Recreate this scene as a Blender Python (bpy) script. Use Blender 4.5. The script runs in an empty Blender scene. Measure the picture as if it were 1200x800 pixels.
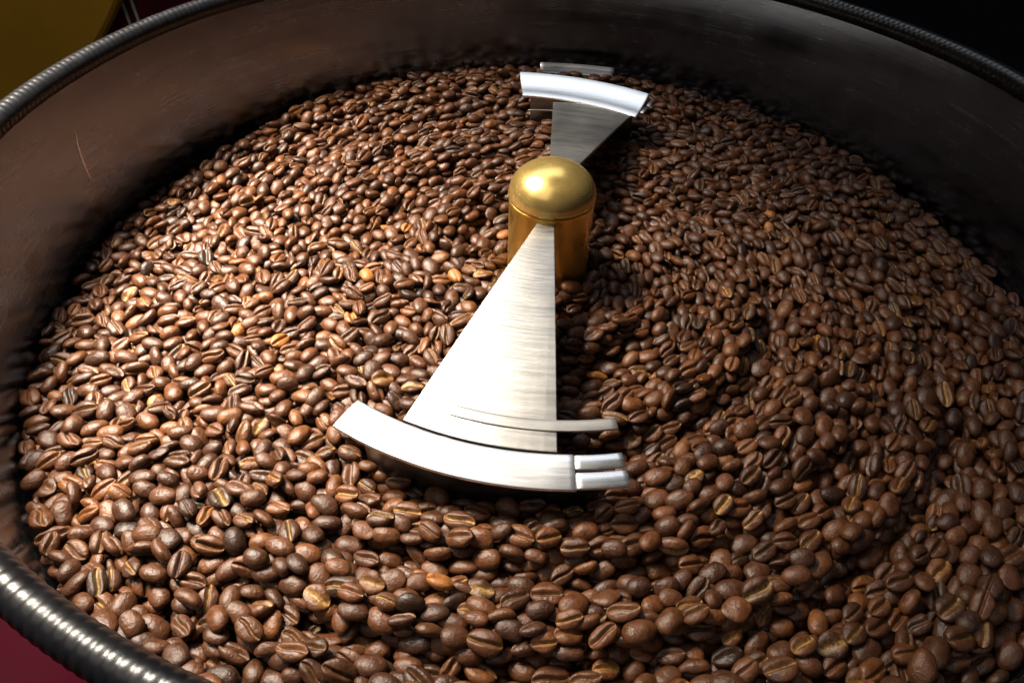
import bpy, bmesh, math, random
import numpy as np
from mathutils import Vector, Matrix

random.seed(7)
rng = np.random.default_rng(11)
scene = bpy.context.scene
C = scene.collection
PI = math.pi

# ------------------------------------------------------------------ camera
cam_data = bpy.data.cameras.new('camera')
cam = bpy.data.objects.new('camera', cam_data)
C.objects.link(cam)
CAM_POS = Vector((-0.06536, -0.28098, 0.22875))
CAM_R = Vector((0.98934653, -0.14407545, 0.02087348))
CAM_U = Vector((0.08829828, 0.70786447, 0.70080761))
CAM_F = Vector((0.11574477, 0.69149849, -0.71304487))
FPX = 774.83                                   # focal length in pixels of a 1200 px wide frame
m = Matrix.Identity(4)
for i in range(3):
    m[i][0], m[i][1], m[i][2], m[i][3] = CAM_R[i], CAM_U[i], -CAM_F[i], CAM_POS[i]
cam.matrix_world = m
cam_data.sensor_width = 36.0
cam_data.lens = FPX / 1200 * 36.0
cam_data.clip_start = 0.01
cam_data.clip_end = 50
scene.camera = cam

# ------------------------------------------------------------------ world and lamps (indoor light)
world = bpy.data.worlds.new('World')
scene.world = world
world.use_nodes = True
bg = world.node_tree.nodes['Background']
bg.inputs[0].default_value = (0.5, 0.55, 0.7, 1)
bg.inputs[1].default_value = 0.03


def lamp(name, loc, aim, size, watts, col, sy=None):
    d = bpy.data.lights.new(name, 'AREA')
    d.energy = watts
    d.color = col
    d.size = size
    if sy:
        d.shape = 'RECTANGLE'
        d.size_y = sy
    o = bpy.data.objects.new(name, d)
    C.objects.link(o)
    o.location = loc
    o.rotation_euler = (Vector(aim) - Vector(loc)).to_track_quat('-Z', 'Y').to_euler()
    return o


key = lamp('key_lamp', (-0.37, 0.15, 0.56), (-0.245, 0.005, 0.0), 0.24, 4.7, (1.0, 0.89, 0.74), 0.20)
key.data.spread = math.radians(62)
lamp('ceiling_lamp', (-0.05, 1.05, 1.45), (0.0, 0.0, 0.0), 1.3, 4.8, (0.86, 0.92, 1.0), 0.7)
lamp('overhead_fill', (-0.70, -0.20, 1.10), (-0.45, 0.20, 0.0), 1.2, 3.2, (1.0, 0.94, 0.86), 1.0)  # unseen fill, added to lift the brass plate and the hub

scene.view_settings.view_transform = 'Standard'
scene.view_settings.look = 'None'
scene.view_settings.exposure = 0.0
scene.view_settings.gamma = 1.0
scene.view_settings.use_curve_mapping = False

# ------------------------------------------------------------------ measures (metres)
RB = 0.2588          # inside radius of the tray
H_RIM = 0.0761       # height of the rim's centre above the bean level
R_HUB = 0.0221
Z_SEAM = 0.0426      # where the dome meets the hub
Z_APEX = 0.0596
Z_FLOOR = -0.022


# ------------------------------------------------------------------ helpers
def tag(o, label, cat, group=None, kind=None):
    if label:
        o['label'] = label
    if cat:
        o['category'] = cat
    if group:
        o['group'] = group
    if kind:
        o['kind'] = kind
    return o


def empty(name, loc=(0, 0, 0)):
    o = bpy.data.objects.new(name, None)
    o.empty_display_size = 0.02
    C.objects.link(o)
    o.location = loc
    return o


def mesh_obj(name, verts, faces, mat, parent=None, smooth=True):
    me = bpy.data.meshes.new(name)
    me.from_pydata([tuple(v) for v in verts], [], faces)
    me.update()
    bm = bmesh.new()
    bm.from_mesh(me)
    bmesh.ops.recalc_face_normals(bm, faces=bm.faces)
    bm.to_mesh(me)
    bm.free()
    if smooth:
        me.polygons.foreach_set('use_smooth', [True] * len(me.polygons))
    me.materials.append(mat)
    o = bpy.data.objects.new(name, me)
    C.objects.link(o)
    if parent:
        o.parent = parent
    return o


def bevel(o, w, seg=2):
    b = o.modifiers.new('bevel', 'BEVEL')
    b.width = w
    b.segments = seg
    b.limit_method = 'ANGLE'
    b.angle_limit = math.radians(35)
    b.harden_normals = False
    return o


def revolve(profile, n, closed=False):
    """Lathe a list of (r, z); closed joins the profile's ends."""
    V, F = [], []
    k = len(profile)
    for i in range(n):
        a = 2 * PI * i / n
        for r, z in profile:
            V.append((r * math.cos(a), r * math.sin(a), z))
    for i in range(n):
        j = (i + 1) % n
        for q in range(k if closed else k - 1):
            p = (q + 1) % k
            F.append((i * k + q, j * k + q, j * k + p, i * k + p))
    return V, F


def box(x0, x1, y0, y1, z0, z1):
    V = [(x, y, z) for z in (z0, z1) for y in (y0, y1) for x in (x0, x1)]
    F = [(0, 2, 3, 1), (4, 5, 7, 6), (0, 1, 5, 4), (2, 6, 7, 3), (0, 4, 6, 2), (1, 3, 7, 5)]
    return V, F


def sheet(top_rows, thick):
    """A plate of given thickness: top_rows is a grid of points; its underside lies straight below."""
    nr, nc = len(top_rows), len(top_rows[0])
    V = [p for row in top_rows for p in row]
    n = len(V)
    V = V + [(p[0], p[1], p[2] - thick) for p in V]
    F = []
    for i in range(nr - 1):
        for j in range(nc - 1):
            a, b, c, d = i * nc + j, i * nc + j + 1, (i + 1) * nc + j + 1, (i + 1) * nc + j
            F.append((a, b, c, d))
            F.append((n + d, n + c, n + b, n + a))
    for j in range(nc - 1):
        F.append((j + 1, j, n + j, n + j + 1))
        e = (nr - 1) * nc
        F.append((e + j, e + j + 1, n + e + j + 1, n + e + j))
    for i in range(nr - 1):
        F.append((i * nc, (i + 1) * nc, n + (i + 1) * nc, n + i * nc))
        e = nc - 1
        F.append(((i + 1) * nc + e, i * nc + e, n + i * nc + e, n + (i + 1) * nc + e))
    return V, F


def pol(r, deg, z):
    a = math.radians(deg)
    return (r * math.cos(a), r * math.sin(a), z)


# ------------------------------------------------------------------ materials
def new_mat(name):
    mt = bpy.data.materials.new(name)
    mt.use_nodes = True
    nt = mt.node_tree
    return mt, nt, nt.nodes['Principled BSDF']


def node(nt, kind, **kw):
    n = nt.nodes.new(kind)
    for k, v in kw.items():
        if k in n.inputs:
            n.inputs[k].default_value = v
        else:
            setattr(n, k, v)
    return n


def ramp(nt, stops):
    r = nt.nodes.new('ShaderNodeValToRGB')
    e = r.color_ramp.elements
    while len(e) < len(stops):
        e.new(0.5)
    for q, (p, c) in zip(e, stops):
        q.position = p
        q.color = c if len(c) == 4 else (*c, 1)
    return r


def polar_coords(nt, a_scale, r_scale, z_scale):
    """Vector (angle*a, radius*r, z*z) about the tray's axis, from object space."""
    tc = node(nt, 'ShaderNodeTexCoord')
    sp = node(nt, 'ShaderNodeSeparateXYZ')
    nt.links.new(tc.outputs['Object'], sp.inputs[0])
    at = node(nt, 'ShaderNodeMath', operation='ARCTAN2')
    nt.links.new(sp.outputs[1], at.inputs[0])
    nt.links.new(sp.outputs[0], at.inputs[1])
    sq = node(nt, 'ShaderNodeVectorMath', operation='LENGTH')
    cb0 = node(nt, 'ShaderNodeCombineXYZ')
    nt.links.new(sp.outputs[0], cb0.inputs[0])
    nt.links.new(sp.outputs[1], cb0.inputs[1])
    nt.links.new(cb0.outputs[0], sq.inputs[0])
    cb = node(nt, 'ShaderNodeCombineXYZ')
    for src, sc, q in ((at.outputs[0], a_scale, 0), (sq.outputs['Value'], r_scale, 1), (sp.outputs[2], z_scale, 2)):
        mm = node(nt, 'ShaderNodeMath', operation='MULTIPLY')
        nt.links.new(src, mm.inputs[0])
        mm.inputs[1].default_value = sc
        nt.links.new(mm.outputs[0], cb.inputs[q])
    return cb.outputs[0]


def steel(name, col, r0, r1, a, r, z, bump=0.12, var=0.25):
    mt, nt, b = new_mat(name)
    vec = polar_coords(nt, a, r, z)
    n1 = node(nt, 'ShaderNodeTexNoise', Scale=1.0, Detail=5.0, Roughness=0.65)
    nt.links.new(vec, n1.inputs['Vector'])
    tc = node(nt, 'ShaderNodeTexCoord')
    n2 = node(nt, 'ShaderNodeTexNoise', Scale=28.0, Detail=4.0, Roughness=0.6)
    nt.links.new(tc.outputs['Object'], n2.inputs['Vector'])
    mx = node(nt, 'ShaderNodeMath', operation='ADD')
    nt.links.new(n1.outputs['Fac'], mx.inputs[0])
    nt.links.new(n2.outputs['Fac'], mx.inputs[1])
    mr = node(nt, 'ShaderNodeMapRange')
    mr.inputs['From Min'].default_value = 0.7
    mr.inputs['From Max'].default_value = 1.3
    mr.inputs['To Min'].default_value = r0
    mr.inputs['To Max'].default_value = r1
    nt.links.new(mx.outputs[0], mr.inputs['Value'])
    nt.links.new(mr.outputs[0], b.inputs['Roughness'])
    cr = ramp(nt, [(0.25, tuple(c * (1 - var) for c in col)), (0.75, col)])
    hv = node(nt, 'ShaderNodeMath', operation='MULTIPLY')
    nt.links.new(mx.outputs[0], hv.inputs[0])
    hv.inputs[1].default_value = 0.5
    nt.links.new(hv.outputs[0], cr.inputs[0])
    nt.links.new(cr.outputs[0], b.inputs['Base Color'])
    b.inputs['Metallic'].default_value = 1.0
    bp = node(nt, 'ShaderNodeBump', Strength=bump, Distance=0.0004)
    nt.links.new(n1.outputs['Fac'], bp.inputs['Height'])
    nt.links.new(bp.outputs[0], b.inputs['Normal'])
    return mt


M_WALL = steel('tray_steel', (0.29, 0.325, 0.39), 0.15, 0.32, 2.0, 60.0, 420.0, 0.08, 0.50)
M_ARM = steel('brushed_arm_steel', (0.52, 0.505, 0.48), 0.34, 0.50, 2.0, 700.0, 250.0, 0.45, 0.5)
M_BLADE = steel('polished_blade_steel', (0.92, 0.925, 0.94), 0.24, 0.36, 6.0, 700.0, 700.0, 0.12, 0.06)
M_SKIRT = steel('scraper_steel', (0.42, 0.40, 0.38), 0.28, 0.45, 6.0, 500.0, 500.0, 0.2, 0.3)


def brass(name, col, r0, r1, scale, bump, metal=1.0):
    mt, nt, b = new_mat(name)
    tc = node(nt, 'ShaderNodeTexCoord')
    n = node(nt, 'ShaderNodeTexNoise', Scale=scale, Detail=5.0, Roughness=0.62)
    nt.links.new(tc.outputs['Object'], n.inputs['Vector'])
    mr = node(nt, 'ShaderNodeMapRange')
    mr.inputs['From Min'].default_value = 0.3
    mr.inputs['From Max'].default_value = 0.7
    mr.inputs['To Min'].default_value = r0
    mr.inputs['To Max'].default_value = r1
    nt.links.new(n.outputs['Fac'], mr.inputs['Value'])
    nt.links.new(mr.outputs[0], b.inputs['Roughness'])
    cr = ramp(nt, [(0.3, tuple(c * 0.72 for c in col)), (0.7, col)])
    nt.links.new(n.outputs['Fac'], cr.inputs[0])
    nt.links.new(cr.outputs[0], b.inputs['Base Color'])
    b.inputs['Metallic'].default_value = metal
    n3 = node(nt, 'ShaderNodeTexNoise', Scale=scale * 0.8, Detail=1.0)
    nt.links.new(tc.outputs['Object'], n3.inputs['Vector'])
    bp = node(nt, 'ShaderNodeBump', Strength=bump, Distance=0.002)
    nt.links.new(n3.outputs['Fac'], bp.inputs['Height'])
    nt.links.new(bp.outputs[0], b.inputs['Normal'])
    return mt


M_DOME = brass('polished_brass', (1.0, 0.70, 0.23), 0.20, 0.30, 60.0, 0.03, 0.85)
M_HUB = brass('worn_brass', (0.92, 0.58, 0.13), 0.24, 0.40, 60.0, 0.12, 0.9)
M_PLATE = brass('dull_brass', (0.78, 0.40, 0.022), 0.50, 0.62, 5.0, 0.02, 0.12)


def paint(name, col, rough, spec=0.5, scale=40.0, bump=0.05, var=0.3):
    mt, nt, b = new_mat(name)
    tc = node(nt, 'ShaderNodeTexCoord')
    n = node(nt, 'ShaderNodeTexNoise', Scale=scale, Detail=5.0, Roughness=0.6)
    nt.links.new(tc.outputs['Object'], n.inputs['Vector'])
    cr = ramp(nt, [(0.3, tuple(c * (1 - var) for c in col)), (0.7, col)])
    nt.links.new(n.outputs['Fac'], cr.inputs[0])
    nt.links.new(cr.outputs[0], b.inputs['Base Color'])
    mr = node(nt, 'ShaderNodeMapRange')
    mr.inputs['To Min'].default_value = rough * 0.75
    mr.inputs['To Max'].default_value = rough * 1.3
    nt.links.new(n.outputs['Fac'], mr.inputs['Value'])
    nt.links.new(mr.outputs[0], b.inputs['Roughness'])
    b.inputs['Specular IOR Level'].default_value = spec
    bp = node(nt, 'ShaderNodeBump', Strength=bump, Distance=0.001)
    nt.links.new(n.outputs['Fac'], bp.inputs['Height'])
    nt.links.new(bp.outputs[0], b.inputs['Normal'])
    return mt


M_TRIM = paint('black_ribbed_rubber', (0.009, 0.009, 0.011), 0.30, 0.5, 160.0, 0.12, 0.5)
M_RED = paint('red_enamel', (0.16, 0.006, 0.022), 0.55, 0.25, 20.0, 0.03, 0.25)
M_MAROON = paint('maroon_enamel', (0.018, 0.0004, 0.0032), 0.7, 0.02, 30.0, 0.03, 0.25)
M_STRIPE = paint('white_pinstripe', (0.75, 0.73, 0.66), 0.45, 0.4, 60.0, 0.02, 0.15)
M_FLOOR = paint('dark_floor', (0.012, 0.012, 0.013), 0.75, 0.3, 6.0, 0.1, 0.4)


def bean_material():
    mt, nt, b = new_mat('roasted_bean')
    at = node(nt, 'ShaderNodeAttribute', attribute_type='INSTANCER', attribute_name='shade')
    cr = ramp(nt, [(0.0, (0.022, 0.0095, 0.0055)), (0.35, (0.058, 0.0210, 0.0085)), (0.7, (0.104, 0.0365, 0.0118)),
                   (0.88, (0.150, 0.0540, 0.0160)), (1.0, (0.34, 0.130, 0.029))])
    nt.links.new(at.outputs['Fac'], cr.inputs[0])
    tc = node(nt, 'ShaderNodeTexCoord')
    oi = node(nt, 'ShaderNodeAttribute', attribute_type='INSTANCER', attribute_name='offset')
    ad = node(nt, 'ShaderNodeVectorMath', operation='ADD')
    nt.links.new(tc.outputs['Object'], ad.inputs[0])
    nt.links.new(oi.outputs['Vector'], ad.inputs[1])
    n1 = node(nt, 'ShaderNodeTexNoise', Scale=260.0, Detail=4.0, Roughness=0.6)
    nt.links.new(ad.outputs[0], n1.inputs['Vector'])
    n2 = node(nt, 'ShaderNodeTexNoise', Scale=900.0, Detail=4.0, Roughness=0.65)
    nt.links.new(ad.outputs[0], n2.inputs['Vector'])
    mo = node(nt, 'ShaderNodeMapRange')
    mo.inputs['From Min'].default_value = 0.3
    mo.inputs['From Max'].default_value = 0.7
    mo.inputs['To Min'].default_value = 0.62
    mo.inputs['To Max'].default_value = 1.35
    nt.links.new(n1.outputs['Fac'], mo.inputs['Value'])
    mul = node(nt, 'ShaderNodeMix', data_type='RGBA', blend_type='MULTIPLY')
    mul.inputs[0].default_value = 1.0
    nt.links.new(cr.outputs[0], mul.inputs[6])
    nt.links.new(mo.outputs[0], mul.inputs[7])
    # chaff left in the crease
    gr = node(nt, 'ShaderNodeAttribute', attribute_type='GEOMETRY', attribute_name='groove')
    ch = node(nt, 'ShaderNodeAttribute', attribute_type='INSTANCER', attribute_name='chaff')
    pw = node(nt, 'ShaderNodeMath', operation='MULTIPLY')
    nt.links.new(gr.outputs['Fac'], pw.inputs[0])
    nt.links.new(ch.outputs['Fac'], pw.inputs[1])
    nz = node(nt, 'ShaderNodeMapRange')
    nz.inputs['From Min'].default_value = 0.36
    nz.inputs['From Max'].default_value = 0.56
    nt.links.new(n2.outputs['Fac'], nz.inputs['Value'])
    pw2 = node(nt, 'ShaderNodeMath', operation='MULTIPLY')
    nt.links.new(pw.outputs[0], pw2.inputs[0])
    nt.links.new(nz.outputs[0], pw2.inputs[1])
    mix = node(nt, 'ShaderNodeMix', data_type='RGBA')
    nt.links.new(pw2.outputs[0], mix.inputs[0])
    nt.links.new(mul.outputs[2], mix.inputs[6])
    mix.inputs[7].default_value = (0.44, 0.25, 0.070, 1)
    nt.links.new(mix.outputs[2], b.inputs['Base Color'])
    rr = node(nt, 'ShaderNodeMapRange')
    rr.inputs['From Min'].default_value = 0.3
    rr.inputs['From Max'].default_value = 0.7
    rr.inputs['To Min'].default_value = 0.27
    rr.inputs['To Max'].default_value = 0.47
    nt.links.new(n1.outputs['Fac'], rr.inputs['Value'])
    nt.links.new(rr.outputs[0], b.inputs['Roughness'])
    b.inputs['Specular IOR Level'].default_value = 0.5
    bp = node(nt, 'ShaderNodeBump', Strength=0.7, Distance=0.0005)
    nt.links.new(n2.outputs['Fac'], bp.inputs['Height'])
    bp2 = node(nt, 'ShaderNodeBump', Strength=0.5, Distance=0.0009)
    nt.links.new(n1.outputs['Fac'], bp2.inputs['Height'])
    nt.links.new(bp.outputs[0], bp2.inputs['Normal'])
    nt.links.new(bp2.outputs[0], b.inputs['Normal'])
    return mt


M_BEAN = bean_material()

# ------------------------------------------------------------------ setting: the dark floor far below
floor = mesh_obj('floor', *box(-4, 4, -3, 5, -0.95, -0.9), M_FLOOR, smooth=False)
floor['kind'] = 'structure'

# ------------------------------------------------------------------ the roaster behind and the base beside the tray
cab = empty('roaster_cabinet', (-0.64, 0.80, -0.9))
body = mesh_obj('body', *box(-0.62, 0.268, -0.18, 0.30, 0.0, 1.6), M_RED, cab, smooth=False)
bevel(body, 0.012, 3)
for dx in (0.241, 0.252):
    mesh_obj('pinstripe', *box(dx - 0.0016, dx + 0.0016, -0.1822, -0.1785, 0.05, 1.55), M_STRIPE, cab, smooth=False)
prof = [(0.0, 0.0), (0.443, 0.0), (0.447, 0.002), (0.45, 0.006), (0.45, 0.02), (0.0, 0.02)]
V, F = revolve(prof, 96)
pl = mesh_obj('drum_plate', V, F, M_PLATE, cab, smooth=False)
pl.rotation_euler = (-PI / 2, 0, 0)                  # its flat face (z = 0) looks towards -y
pl.location = (-0.11, -0.2005, 1.12)
tag(cab, 'red enamelled roaster cabinet with white pinstripes and a dull brass drum plate', 'cabinet')

base = empty('machine_base', (-0.33, -0.36, -0.9))
bb = mesh_obj('body', *box(-0.30, 0.16, -0.30, 0.26, 0.0, 0.79), M_MAROON, base, smooth=False)
bevel(bb, 0.01, 3)
bt = mesh_obj('top_plate', *box(-0.305, 0.165, -0.305, 0.265, 0.7905, 0.80), M_MAROON, base, smooth=False)
bevel(bt, 0.003, 2)
tag(base, 'dark red painted machine base below the outside of the ribbed black rim', 'machine base')

# ------------------------------------------------------------------ the cooling tray
tray = empty('cooling_tray', (0, 0, Z_FLOOR))
tag(tray, 'round steel coffee cooling tray with a ribbed black rubber rim', 'tray')
zt = H_RIM - Z_FLOOR
V, F = revolve([(RB, 0.0), (RB, zt * 0.5), (RB, zt), (RB + 0.0025, zt), (RB + 0.0025, zt * 0.5), (RB + 0.0025, -0.05), (RB, -0.05)], 256, True)
wall = mesh_obj('wall', V, F, M_WALL, tray, smooth=True)
wall.modifiers.new('edges', 'EDGE_SPLIT').split_angle = math.radians(40)
V, F = revolve([(0.0, 0.0), (RB - 0.0004, 0.0), (RB - 0.0004, -0.003), (0.0, -0.003)], 128)
mesh_obj('floor_plate', V, F, M_SKIRT, tray, smooth=False)


def ribbed_rim():
    ridges, per, around = 450, 6, 18
    n = ridges * per
    R0, rt = RB + 0.0012, 0.0050
    V, F = [], []
    for i in range(n):
        a = 2 * PI * i / n
        for j in range(around):
            t = 2 * PI * j / around
            ph = i / per + 0.25 * math.sin(t)
            f = abs(math.sin(PI * ph))
            rad = rt + 0.0003 * (f ** 0.6)
            # a little taller than wide, sagging slightly here and there
            wob = 0.0003 * math.sin(5 * a + 1.3) + 0.0002 * math.sin(11 * a)
            r = R0 + rad * 0.98 * math.cos(t)
            z = zt + wob + rad * 1.06 * math.sin(t)
            V.append((r * math.cos(a), r * math.sin(a), z))
    for i in range(n):
        k = (i + 1) % n
        for j in range(around):
            l = (j + 1) % around
            F.append((i * around + j, k * around + j, k * around + l, i * around + l))
    return V, F


# a bright scratch down the inside of the wall
V, F = [], []
SCR = [(162.3, 0.0504), (162.87, 0.0438), (163.22, 0.0375), (163.39, 0.0311), (163.44, 0.0232)]
for q, (a, z) in enumerate(SCR):
    w = 0.09 if 0 < q < len(SCR) - 1 else 0.02
    for da, rad in ((-w, RB - 0.0002), (w, RB - 0.0002), (0.0, RB + 0.0003)):
        V.append(pol(rad, a + da, z - Z_FLOOR))
for q in range(len(SCR) - 1):
    for e in range(3):
        F.append((q * 3 + e, q * 3 + (e + 1) % 3, q * 3 + 3 + (e + 1) % 3, q * 3 + 3 + e))
mesh_obj('scratch', V, F, M_BLADE, wall, smooth=False)

V, F = ribbed_rim()
mesh_obj('rim_trim', V, F, M_TRIM, tray)

# ------------------------------------------------------------------ the stirrer
stir = empty('stirrer', (0, 0, 0))
tag(stir, 'steel two-armed stirrer turning on a domed brass hub', 'stirrer')
V, F = revolve([(R_HUB - 0.0003, -0.0215), (R_HUB - 0.0003, Z_SEAM - 0.004), (R_HUB, Z_SEAM - 0.003), (R_HUB, Z_SEAM - 0.0006),
                (R_HUB - 0.0008, Z_SEAM - 0.0002), (0.0, Z_SEAM - 0.0002)], 96)
hub = mesh_obj('hub', V, F, M_HUB, stir)
hub.modifiers.new('edges', 'EDGE_SPLIT').split_angle = math.radians(50)
prof = [(0.0, Z_SEAM), (R_HUB - 0.0006, Z_SEAM), (R_HUB + 0.0002, Z_SEAM + 0.0004), (R_HUB + 0.0003, Z_SEAM + 0.0012)]
for q in range(1, 25):
    a = PI / 2 * q / 24
    prof.append((R_HUB * math.cos(a) ** 0.94 if q < 24 else 0.0, Z_SEAM + 0.0012 + (Z_APEX - Z_SEAM - 0.0012) * math.sin(a)))
V, F = revolve(prof, 96)
mesh_obj('dome_cap', V, F, M_DOME, hub)


def arc_band(a0, a1, r0, r1, z, n=40, droop=0.0, rslope=0.0, rows=5):
    """Grid of a curved strip between two angles; the outer edge droops, rslope shifts radius along it."""
    out = []
    for i in range(rows):
        f = i / (rows - 1)
        row = []
        for j in range(n + 1):
            g = j / n
            a = a0 + (a1 - a0) * g
            r = r0 + (r1 - r0) * f + rslope * (g - 0.5)
            row.append(pol(r, a, z - droop * f * f))
        out.append(row)
    return out


def build_arm(tip, out, r_tip, r_out, z_tip, z_out, cross, cr, cz, rib, rr, slot_at, skirt, scraper, rsl=0.0, droop=0.0016):
    # made-up solid vane filling the outline of the turning sweep, hub to cross blade
    rows = []
    for i in range(15):
        f = i / 14
        rw = []
        for j in range(13):
            g = j / 12
            p = Vector(pol(r_tip, tip[0] + (tip[1] - tip[0]) * g, z_tip))
            q = Vector(pol(r_out, out[0] + (out[1] - out[0]) * g, z_out))
            v = p.lerp(q, f)
            v.z += 0.0007 * math.sin(PI * f) - 0.0003 * (2 * g - 1) ** 6 * f
            rw.append(tuple(v))
        rows.append(rw)
    arm_sweep = bevel(mesh_obj('arm_sweep', *sheet(rows, 0.0016), M_ARM, stir), 0.0004)
    arm_sweep.data.polygons.foreach_set('use_smooth', [False] * len(arm_sweep.data.polygons))
    # socket at the hub
    am = math.radians((tip[0] + tip[1]) / 2)
    # cross blade as long as its sweep: plain strip, two prongs past the slot
    r0, r1 = cr
    a0, a1 = cross
    cb = bevel(mesh_obj('cross_blade_sweep', *sheet(arc_band(a0, slot_at, r0, r1, cz, 36, droop, rsl), 0.0016), M_BLADE, arm_sweep), 0.0004)
    mid = (r0 + r1) / 2
    if abs(a1 - slot_at) > 0.5:
        for q0, q1, dz in ((r0 + 0.0004, mid - 0.0008, 0.0), (mid + 0.0004, r1 - 0.0002, 0.0006)):
            bevel(mesh_obj('prong', *sheet(arc_band(slot_at + 0.04 * (1 if a1 > slot_at else -1), a1, q0, q1, cz - dz, 8, 0.0004, 0.0, 3), 0.0014), M_BLADE, cb), 0.0003)
    # inner rib
    bevel(mesh_obj('inner_rib', *sheet(arc_band(rib[0], rib[1], rr[0], rr[1], cz + 0.0012, 24, 0.0006), 0.0012), M_ARM, arm_sweep), 0.0003)
    # upright scraper under the blade, dipping into the beans
    rs = (r0 + r1) / 2 - 0.0010
    n = 36
    V, F = [], []
    for j in range(n + 1):
        a = skirt[0] + (skirt[1] - skirt[0]) * j / n
        sh = rsl * (j / n - 0.5)
        for r, z in ((rs - 0.0006 + sh, cz - 0.0030), (rs + 0.0006 + sh, cz - 0.0030), (rs + 0.0006 + sh, -0.008), (rs - 0.0006 + sh, -0.008)):
            V.append(pol(r, a, z))
    for j in range(n):
        for q in range(4):
            F.append((j * 4 + q, j * 4 + (q + 1) % 4, (j + 1) * 4 + (q + 1) % 4, (j + 1) * 4 + q))
    F += [(0, 1, 2, 3), (n * 4 + 3, n * 4 + 2, n * 4 + 1, n * 4)]
    mesh_obj('scraper_plate', V, F, M_SKIRT, arm_sweep, smooth=False)
    # outer scraper near the wall on a bar hidden in the beans
    s0, s1 = scraper
    os_ = bevel(mesh_obj('outer_scraper', *sheet(arc_band(s0, s1, 0.2335, 0.2425, 0.0045, 16, -0.0042), 0.0016), M_BLADE, arm_sweep), 0.0004)
    ac = math.radians((s0 + s1) / 2)
    d, t = Vector((math.cos(ac), math.sin(ac), 0)), Vector((-math.sin(ac), math.cos(ac), 0))
    V = []
    for r in (rs + 0.001, 0.2400):
        for s, z in ((-0.004, -0.008), (0.004, -0.008), (0.004, -0.0105), (-0.004, -0.0105)):
            V.append(tuple(d * r + t * s + Vector((0, 0, z))))
    mesh_obj('bar', V, [(0, 1, 2, 3), (7, 6, 5, 4), (0, 4, 5, 1), (1, 5, 6, 2), (2, 6, 7, 3), (3, 7, 4, 0)], M_SKIRT, arm_sweep, smooth=False)
    V = []
    for z in (-0.0105, 0.0036):
        for s, w in ((-0.003, -0.001), (0.003, -0.001), (0.003, 0.001), (-0.003, 0.001)):
            V.append(tuple(d * (0.2385 + w) + t * s + Vector((0, 0, z))))
    mesh_obj('post', V, [(0, 1, 2, 3), (7, 6, 5, 4), (0, 4, 5, 1), (1, 5, 6, 2), (2, 6, 7, 3), (3, 7, 4, 0)], M_SKIRT, arm_sweep, smooth=False)
    return arm_sweep


build_arm((-120, -97), (-124.3, -99.4), 0.0215, 0.1428, 0.0395, 0.0228,
          (-132.5, -89.8), (0.1445, 0.1590), 0.0240, (-118, -89.2), (0.1295, 0.1345), -97.0,
          (-130, -93), (-113, -99))
build_arm((60, 83), (56.6, 78.5), 0.0215, 0.1445, 0.0395, 0.0228,
          (86.5, 54.0), (0.1440, 0.1690), 0.0240, (86, 57), (0.1270, 0.1285), 55.0,
          (84, 57), (67.0, 81.0), -0.014, -0.0055)
SKIRTS = [(0.15075, -131, -92, 0.0), (0.1555, 84, 57, -0.014)]

# ------------------------------------------------------------------ coffee beans: shapes
SA, SB, SC = 0.00515, 0.00372, 0.00245        # half axes used for packing


def bean_mesh(name, L, W, T, groove_d, groove_w, lump, bend, curve, seed):
    r = np.random.default_rng(seed)
    ks = r.normal(0, 1, (6, 3)) * 420
    ph = r.uniform(0, 6.28, 6)
    cu, cl = T * 1.22, T * 0.72
    off = (cu - cl) / 2
    nx = 19
    up = np.linspace(0, PI, 11)[1:-1]
    low = np.array([-1, -.96, -.87, -.72, -.54, -.38, -.26, -.17, -.09, 0, .09, .17, .26, .38, .54, .72, .87, .96, 1.0])
    V, G = [], []
    for i in range(1, nx):
        t = -math.cos(PI * i / nx)
        s = math.sqrt(max(0.0, 1 - abs(t) ** 2.15)) ** 0.92
        x = L * t
        yc = curve * math.sin(2.6 * t) * s
        for q in low:                                     # crease side, from -y to +y
            y = W * s * q + yc * (1 - q * q)
            z = -cl * s * (1 - abs(q) ** 3.2) ** 0.62
            qq = q * W * s / groove_w
            g = math.exp(-qq * qq) * min(1.0, 2.2 * s)
            lip = math.exp(-((abs(q * W * s) - groove_w * 1.9) / (groove_w * 0.9)) ** 2)
            z += groove_d * g * s - 0.00016 * lip * s
            V.append((x, y, z + bend * t * t - off))
            G.append(g)
        for a in up:                                      # round back
            y = W * s * math.cos(a)
            z = cu * s * math.sin(a) ** 0.94
            V.append((x, y, z + bend * t * t - off))
            G.append(0.0)
    k = len(low) + len(up)
    F = []
    for i in range(nx - 2):
        for j in range(k):
            l = (j + 1) % k
            F.append((i * k + j, (i + 1) * k + j, (i + 1) * k + l, i * k + l))
    n = len(V)
    for sgn in (-1, 1):
        V.append((sgn * L * 1.0, 0, bend - off))
        G.append(0.3)
    for j in range(k):
        l = (j + 1) % k
        F.append((n, j, l))
        e = (nx - 2) * k
        F.append((n + 1, e + l, e + j))
    P = np.array(V)
    disp = np.zeros(len(P))
    for q in range(6):
        disp += np.sin(P @ ks[q] + ph[q])
    nrm = P / np.array([L, W, T])
    nrm /= np.linalg.norm(nrm, axis=1)[:, None] + 1e-9
    P = P + nrm * (lump * disp / 6 * 2)[:, None]
    me = bpy.data.meshes.new(name)
    me.from_pydata(P.tolist(), [], F)
    me.update()
    bm = bmesh.new()
    bm.from_mesh(me)
    bmesh.ops.recalc_face_normals(bm, faces=bm.faces)
    bm.to_mesh(me)
    bm.free()
    me.polygons.foreach_set('use_smooth', [True] * len(me.polygons))
    at = me.attributes.new('groove', 'FLOAT', 'POINT')
    at.data.foreach_set('value', np.array(G, dtype=np.float32))
    me.materials.append(M_BEAN)
    return me


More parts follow.
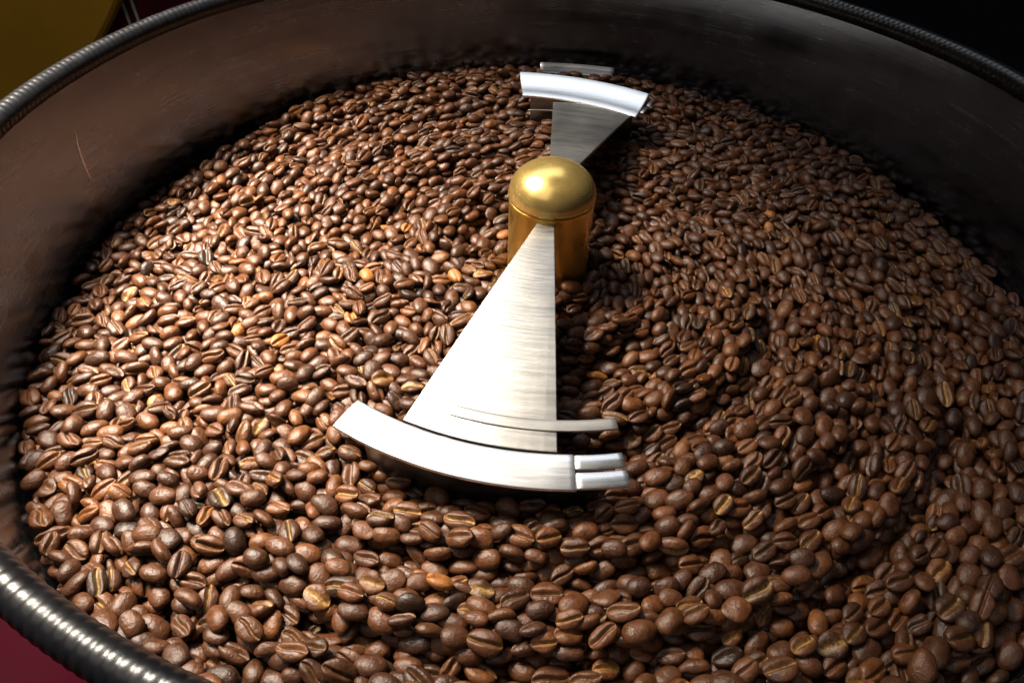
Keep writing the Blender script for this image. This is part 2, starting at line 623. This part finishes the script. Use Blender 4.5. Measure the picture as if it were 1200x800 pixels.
SHAPES = []
for q in range(10):
    rr_ = np.random.default_rng(100 + q)
    SHAPES.append(bean_mesh('coffee_bean', 0.00535 * rr_.uniform(.95, 1.08), 0.00372 * rr_.uniform(.93, 1.06), 0.00245 * rr_.uniform(.95, 1.12),
                            rr_.uniform(.0015, .0024), rr_.uniform(.00040, .00078), rr_.uniform(.00020, .00052), rr_.uniform(-.0004, .0003),
                            rr_.uniform(-.0007, .0007), q))
SHAPES.append(bean_mesh('coffee_bean', 0.0047, 0.0036, 0.0031, .0013, .0004, .00016, 0.0, .0002, 31))      # peaberry
SHAPES.append(bean_mesh('coffee_bean', 0.0052, 0.0041, 0.0024, .0021, .00105, .00030, .0003, .0003, 32))   # wide open crease
SHAPES.append(bean_mesh('coffee_bean', 0.0054, 0.0037, 0.0023, .0016, .0006, .00048, -.0004, .0008, 33))   # wrinkled
SHAPES.append(bean_mesh('coffee_bean', 0.0043, 0.0031, 0.0026, .0019, .0007, .00065, .0006, -.0009, 34))   # shrunken, crooked
SHAPES.append(bean_mesh('coffee_bean', 0.0055, 0.0042, 0.0017, .0011, .0014, .00050, .0009, .0004, 35))    # split half, dished

# ------------------------------------------------------------------ coffee beans: dropped one by one onto a height field
CELL = 0.00075
HALF = 9                                                   # window half size in cells
NG = int(2 * (RB + 0.012) / CELL)
X0 = -NG * CELL / 2
gx = X0 + (np.arange(NG) + 0.5) * CELL
GX, GY = np.meshgrid(gx, gx, indexing='ij')
GR, GA = np.hypot(GX, GY), np.arctan2(GY, GX)
Hm = np.full((NG, NG), Z_FLOOR)
WALLED = 5.0
Hm[(GR > RB - 0.0006) | (GR < R_HUB + 0.0006)] = WALLED
for rs_, s0, s1, sl in SKIRTS:
    lo, hi = math.radians(min(s0, s1)), math.radians(max(s0, s1))
    g = (GA - math.radians(s0)) / math.radians(s1 - s0)
    Hm[(GA > lo) & (GA < hi) & (abs(GR - rs_ - sl * (g - .5)) < 0.0009)] = WALLED
owner = np.full((NG, NG), -1, dtype=np.int32)


def swirl(a):
    """0 where the beans lie at random, 1 where the stirrer has combed them round."""
    d = np.degrees(a) % 360
    calm = np.maximum(np.exp(-((d - 190) / 42) ** 2 * 1.2), np.exp(-((d - 30) / 26) ** 2))
    return np.clip(1.15 - 1.25 * calm, 0, 1)


def lattice_noise(u, v, seed):
    r = np.random.default_rng(seed)
    tab = r.uniform(-1, 1, (64, 64))
    iu, iv = np.floor(u).astype(int), np.floor(v).astype(int)
    fu, fv = u - iu, v - iv
    fu, fv = fu * fu * (3 - 2 * fu), fv * fv * (3 - 2 * fv)
    g = lambda a, b: tab[a % 64, b % 64]
    return (g(iu, iv) * (1 - fu) + g(iu + 1, iv) * fu) * (1 - fv) + (g(iu, iv + 1) * (1 - fu) + g(iu + 1, iv + 1) * fu) * fv


edge = 0.0038 + 0.0025 * np.cos(GA) - 0.0127 * np.sin(GA) - 0.0096 * np.cos(2 * GA)
edge = np.clip(edge, -0.009, 0.009)
T = -0.001 + edge * (GR / RB) ** 2.2
sw = swirl(GA)
spiral = GA * 9.0 / PI + GR * 22.0                        # furrows follow a slow spiral
fur = lattice_noise(GA * 64 / (2 * PI) * 0.07 + GR * 5, GR / 0.0105 + GA * 0.8, 5) * 0.0150
lum = lattice_noise(GX / 0.017, GY / 0.017, 6) * 0.0020 + lattice_noise(GX / 0.05, GY / 0.05, 8) * 0.0016
T = np.maximum(T + sw * np.clip(fur, -0.0065, 0.0055) + (1 - 0.5 * sw) * lum, -0.0125)

OFF = (np.arange(-HALF, HALF + 1)) * CELL
OX, OY = np.meshgrid(OFF, OFF, indexing='ij')
SHIFT = [(0, 0), (3, 0), (-3, 0), (0, 3), (0, -3), (2, 2), (-2, 2), (2, -2), (-2, -2), (5, 1), (-5, -1), (-1, 5), (1, -5)]
M = HALF


def ell(R, sc):
    A = R @ np.diag([1 / (SA * sc) ** 2, 1 / (SB * sc) ** 2, 1 / (SC * sc) ** 2]) @ R.T
    b = (A[0, 2] * OX + A[1, 2] * OY) / A[2, 2]
    c = (A[0, 0] * OX * OX + 2 * A[0, 1] * OX * OY + A[1, 1] * OY * OY - 1) / A[2, 2]
    d = b * b - c
    ok = d > 0
    q = np.sqrt(np.where(ok, d, 0))
    return ok, -b - q, -b + q


def rot(yaw, pitch, roll):
    cy, sy, cp, sp, cr_, sr = math.cos(yaw), math.sin(yaw), math.cos(pitch), math.sin(pitch), math.cos(roll), math.sin(roll)
    Rz = np.array([[cy, -sy, 0], [sy, cy, 0], [0, 0, 1]])
    Ry = np.array([[cp, 0, sp], [0, 1, 0], [-sp, 0, cp]])
    Rx = np.array([[1, 0, 0], [0, cr_, -sr], [0, sr, cr_]])
    return Rz @ Ry @ Rx


beans = []                                                # (pos, R, scale, pose)
fails = 0
MAXN = 20000
prnd = random.Random(3)
while len(beans) < MAXN and fails < 900:
    # of several places take the one that lies deepest below the wanted surface
    best, bd = None, 0.0012
    for _ in range(9):
        r = math.sqrt(prnd.random()) * (RB - 0.003)
        if r < R_HUB + 0.003:
            continue
        a = prnd.uniform(-PI, PI)
        i, j = int((r * math.cos(a) - X0) / CELL), int((r * math.sin(a) - X0) / CELL)
        h = Hm[i, j]
        if h > 1:
            continue
        dft = T[i, j] - h
        if dft > bd:
            best, bd = (i, j), dft
    if best is None:
        fails += 1
        continue
    i, j = best
    a = GA[i, j]
    s = float(swirl(a))
    opts = []
    for _ in range(2):
        if prnd.random() < s:
            yaw = a + PI / 2 + prnd.gauss(0.10, 0.26) + (PI if prnd.random() < .5 else 0)
        else:
            yaw = prnd.uniform(0, 2 * PI)
        u = prnd.random()
        if u < 0.46:
            pose, roll = 'back', prnd.gauss(0, 0.38)
        elif u < 0.85:
            pose, roll = 'crease', PI + prnd.gauss(0, 0.36)
        else:
            pose, roll = 'edge', (PI / 2 if prnd.random() < .5 else -PI / 2) + prnd.gauss(0, 0.3)
        pitch = prnd.gauss(0, 0.24)
        sc = min(1.2, max(0.78, prnd.gauss(0.98, 0.085)))
        R = rot(yaw, pitch, roll)
        ok, lo, hi = ell(R, sc * 0.93)
        for di, dj in SHIFT:
            ii, jj = i + di, j + dj
            w = Hm[ii - M:ii + M + 1, jj - M:jj + M + 1]
            if w.shape != ok.shape:
                continue
            z = np.max((w - lo)[ok])
            opts.append((z + (0.0004 if pose == 'edge' else 0), ii, jj, R, sc, pose, ok, hi, z))
    if not opts:
        fails += 1
        continue
    o = min(opts, key=lambda q: q[0])
    _, ii, jj, R, sc, pose, ok, hi, z = o
    if z > T[ii, jj] + 0.0008:
        fails += 1
        continue
    fails = max(0, fails - 4)
    w = Hm[ii - M:ii + M + 1, jj - M:jj + M + 1]
    ow = owner[ii - M:ii + M + 1, jj - M:jj + M + 1]
    nz_ = z + hi
    up_ = ok & (nz_ > w)
    ow[up_] = len(beans)
    w[up_] = nz_[up_]
    beans.append(((gx[ii], gx[jj], z), R, sc, pose))

NB = len(beans)
print('beans', NB)
own_cnt = np.bincount(owner[owner >= 0], minlength=NB)

# what each bean looks like
shade = np.clip(rng.normal(0.47, 0.18, NB), 0.02, 0.86)
rare = rng.random(NB)
shade = np.where(rare < 0.006, rng.uniform(0.93, 1.0, NB), shade)
chaff = np.where(rng.random(NB) < 0.34, rng.uniform(0.35, 1.0, NB), rng.uniform(0.0, 0.15, NB))
shape_i = rng.choice(len(SHAPES), NB, p=[0.070] * 10 + [0.08, 0.06, 0.08, 0.04, 0.04])
offs = rng.uniform(-1, 1, (NB, 3))


def to_px(p):
    d = Vector(p) - CAM_POS
    z = d.dot(CAM_F)
    return 600 + FPX * d.dot(CAM_R) / z, 400 - FPX * d.dot(CAM_U) / z, FPX / d.length


def hidden(p):
    """Behind the near rim or under the stirrer as the photograph shows it."""
    P = Vector(p)
    d = CAM_POS - P
    q = P + d * ((H_RIM - P.z) / d.z)
    if math.hypot(q.x, q.y) > RB - 0.011:
        return True
    q = P + d * ((0.024 - P.z) / d.z)
    r, a = math.hypot(q.x, q.y), math.degrees(math.atan2(q.y, q.x))
    return r < 0.163 and -134 < a < -88


score = []
for k in range(NB):
    if own_cnt[k] < 40:
        continue
    p = beans[k][0]
    x, y, ppm = to_px(p)
    if 4 < x < 1196 and 4 < y < 796 and not hidden(p):
        score.append((own_cnt[k] * ppm * ppm, k))
score.sort(reverse=True)
chosen = [k for _, k in score[:300]]
for sidx in range(len(SHAPES)):                            # every shape occurs among the single beans
    assert any(shape_i[k] == sidx for k in chosen)

POSE = {'back': 'lying round back up', 'crease': 'lying crease side up', 'edge': 'standing on its edge'}
first = {}
for k in chosen:
    (px, py, pz), R, sc, pose = beans[k]
    o = bpy.data.objects.new('coffee_bean', SHAPES[shape_i[k]])
    C.objects.link(o)
    mt = Matrix.Identity(4)
    for r_ in range(3):
        for c_ in range(3):
            mt[r_][c_] = float(R[r_, c_]) * sc
    mt[0][3], mt[1][3], mt[2][3] = px, py, pz
    o.matrix_world = mt
    o['shade'] = float(shade[k])
    o['chaff'] = float(chaff[k])
    o['offset'] = [float(v) for v in offs[k]]
    tone = 'pale orange-brown' if shade[k] > 0.93 else 'light brown' if shade[k] > 0.66 else 'medium brown' if shade[k] > 0.36 else 'very dark brown'
    rad = math.hypot(px, py)
    where = ('beside the tray wall' if rad > RB - 0.026 else 'beside the cross blade' if 0.128 < rad < 0.182 and -145 < math.degrees(math.atan2(py, px)) < -80
             else 'in the open bed')
    text = tone + ' coffee bean ' + POSE[pose]
    if pose == 'crease' and chaff[k] > 0.3:
        text += ', golden chaff inside,'
    tag(o, text + ' ' + where, 'coffee bean', 'single coffee beans on top of the tray')
    first.setdefault(int(shape_i[k]), o)

# the rest of the beans: one object that instances the same meshes on points
keep = np.ones(NB, bool)
keep[chosen] = False
idx = np.nonzero(keep)[0]
me = bpy.data.meshes.new('coffee_beans')
me.from_pydata([beans[k][0] for k in idx], [], [])
eul = np.array([Matrix(beans[k][1].tolist()).to_euler() for k in idx], dtype=np.float32)
for nm, typ, key, data in (('turn', 'FLOAT_VECTOR', 'vector', eul), ('size', 'FLOAT', 'value', np.array([beans[k][2] for k in idx])),
                           ('shade', 'FLOAT', 'value', shade[idx]), ('chaff', 'FLOAT', 'value', chaff[idx]),
                           ('offset', 'FLOAT_VECTOR', 'vector', offs[idx]), ('which', 'INT', 'value', shape_i[idx])):
    at = me.attributes.new(nm, typ, 'POINT')
    at.data.foreach_set(key, np.ascontiguousarray(data, dtype=np.int32 if typ == 'INT' else np.float32).ravel())
rest = bpy.data.objects.new('coffee_beans', me)
C.objects.link(rest)
me.materials.append(M_BEAN)
tag(rest, 'mass of dark roasted coffee beans filling the cooling tray', 'coffee beans', kind='stuff')
ng = bpy.data.node_groups.new('beans_on_points', 'GeometryNodeTree')
ng.interface.new_socket('Geometry', in_out='INPUT', socket_type='NodeSocketGeometry')
ng.interface.new_socket('Geometry', in_out='OUTPUT', socket_type='NodeSocketGeometry')
gi, go = ng.nodes.new('NodeGroupInput'), ng.nodes.new('NodeGroupOutput')
jn = ng.nodes.new('GeometryNodeJoinGeometry')
g2i = ng.nodes.new('GeometryNodeGeometryToInstance')
infos = []
for sidx in range(len(SHAPES)):
    oi = ng.nodes.new('GeometryNodeObjectInfo')
    oi.transform_space = 'ORIGINAL'
    oi.inputs['Object'].default_value = first[sidx]
    oi.inputs['As Instance'].default_value = True
    infos.append(oi)
for oi in reversed(infos):                                 # a join puts the last link first
    ng.links.new(oi.outputs['Geometry'], jn.inputs[0])


def named(nm, typ):
    n = ng.nodes.new('GeometryNodeInputNamedAttribute')
    n.data_type = typ
    n.inputs['Name'].default_value = nm
    return n.outputs['Attribute']


iop = ng.nodes.new('GeometryNodeInstanceOnPoints')
ng.links.new(gi.outputs[0], iop.inputs['Points'])
ng.links.new(jn.outputs[0], iop.inputs['Instance'])
iop.inputs['Pick Instance'].default_value = True
ng.links.new(named('which', 'INT'), iop.inputs['Instance Index'])
e2r = ng.nodes.new('FunctionNodeEulerToRotation')
ng.links.new(named('turn', 'FLOAT_VECTOR'), e2r.inputs[0])
ng.links.new(e2r.outputs[0], iop.inputs['Rotation'])
ng.links.new(named('size', 'FLOAT'), iop.inputs['Scale'])
ng.links.new(iop.outputs[0], go.inputs[0])
md = rest.modifiers.new('beans', 'NODES')
md.node_group = ng

scene.cycles.max_bounces = 8
scene.cycles.glossy_bounces = 5
scene.cycles.use_denoising = True
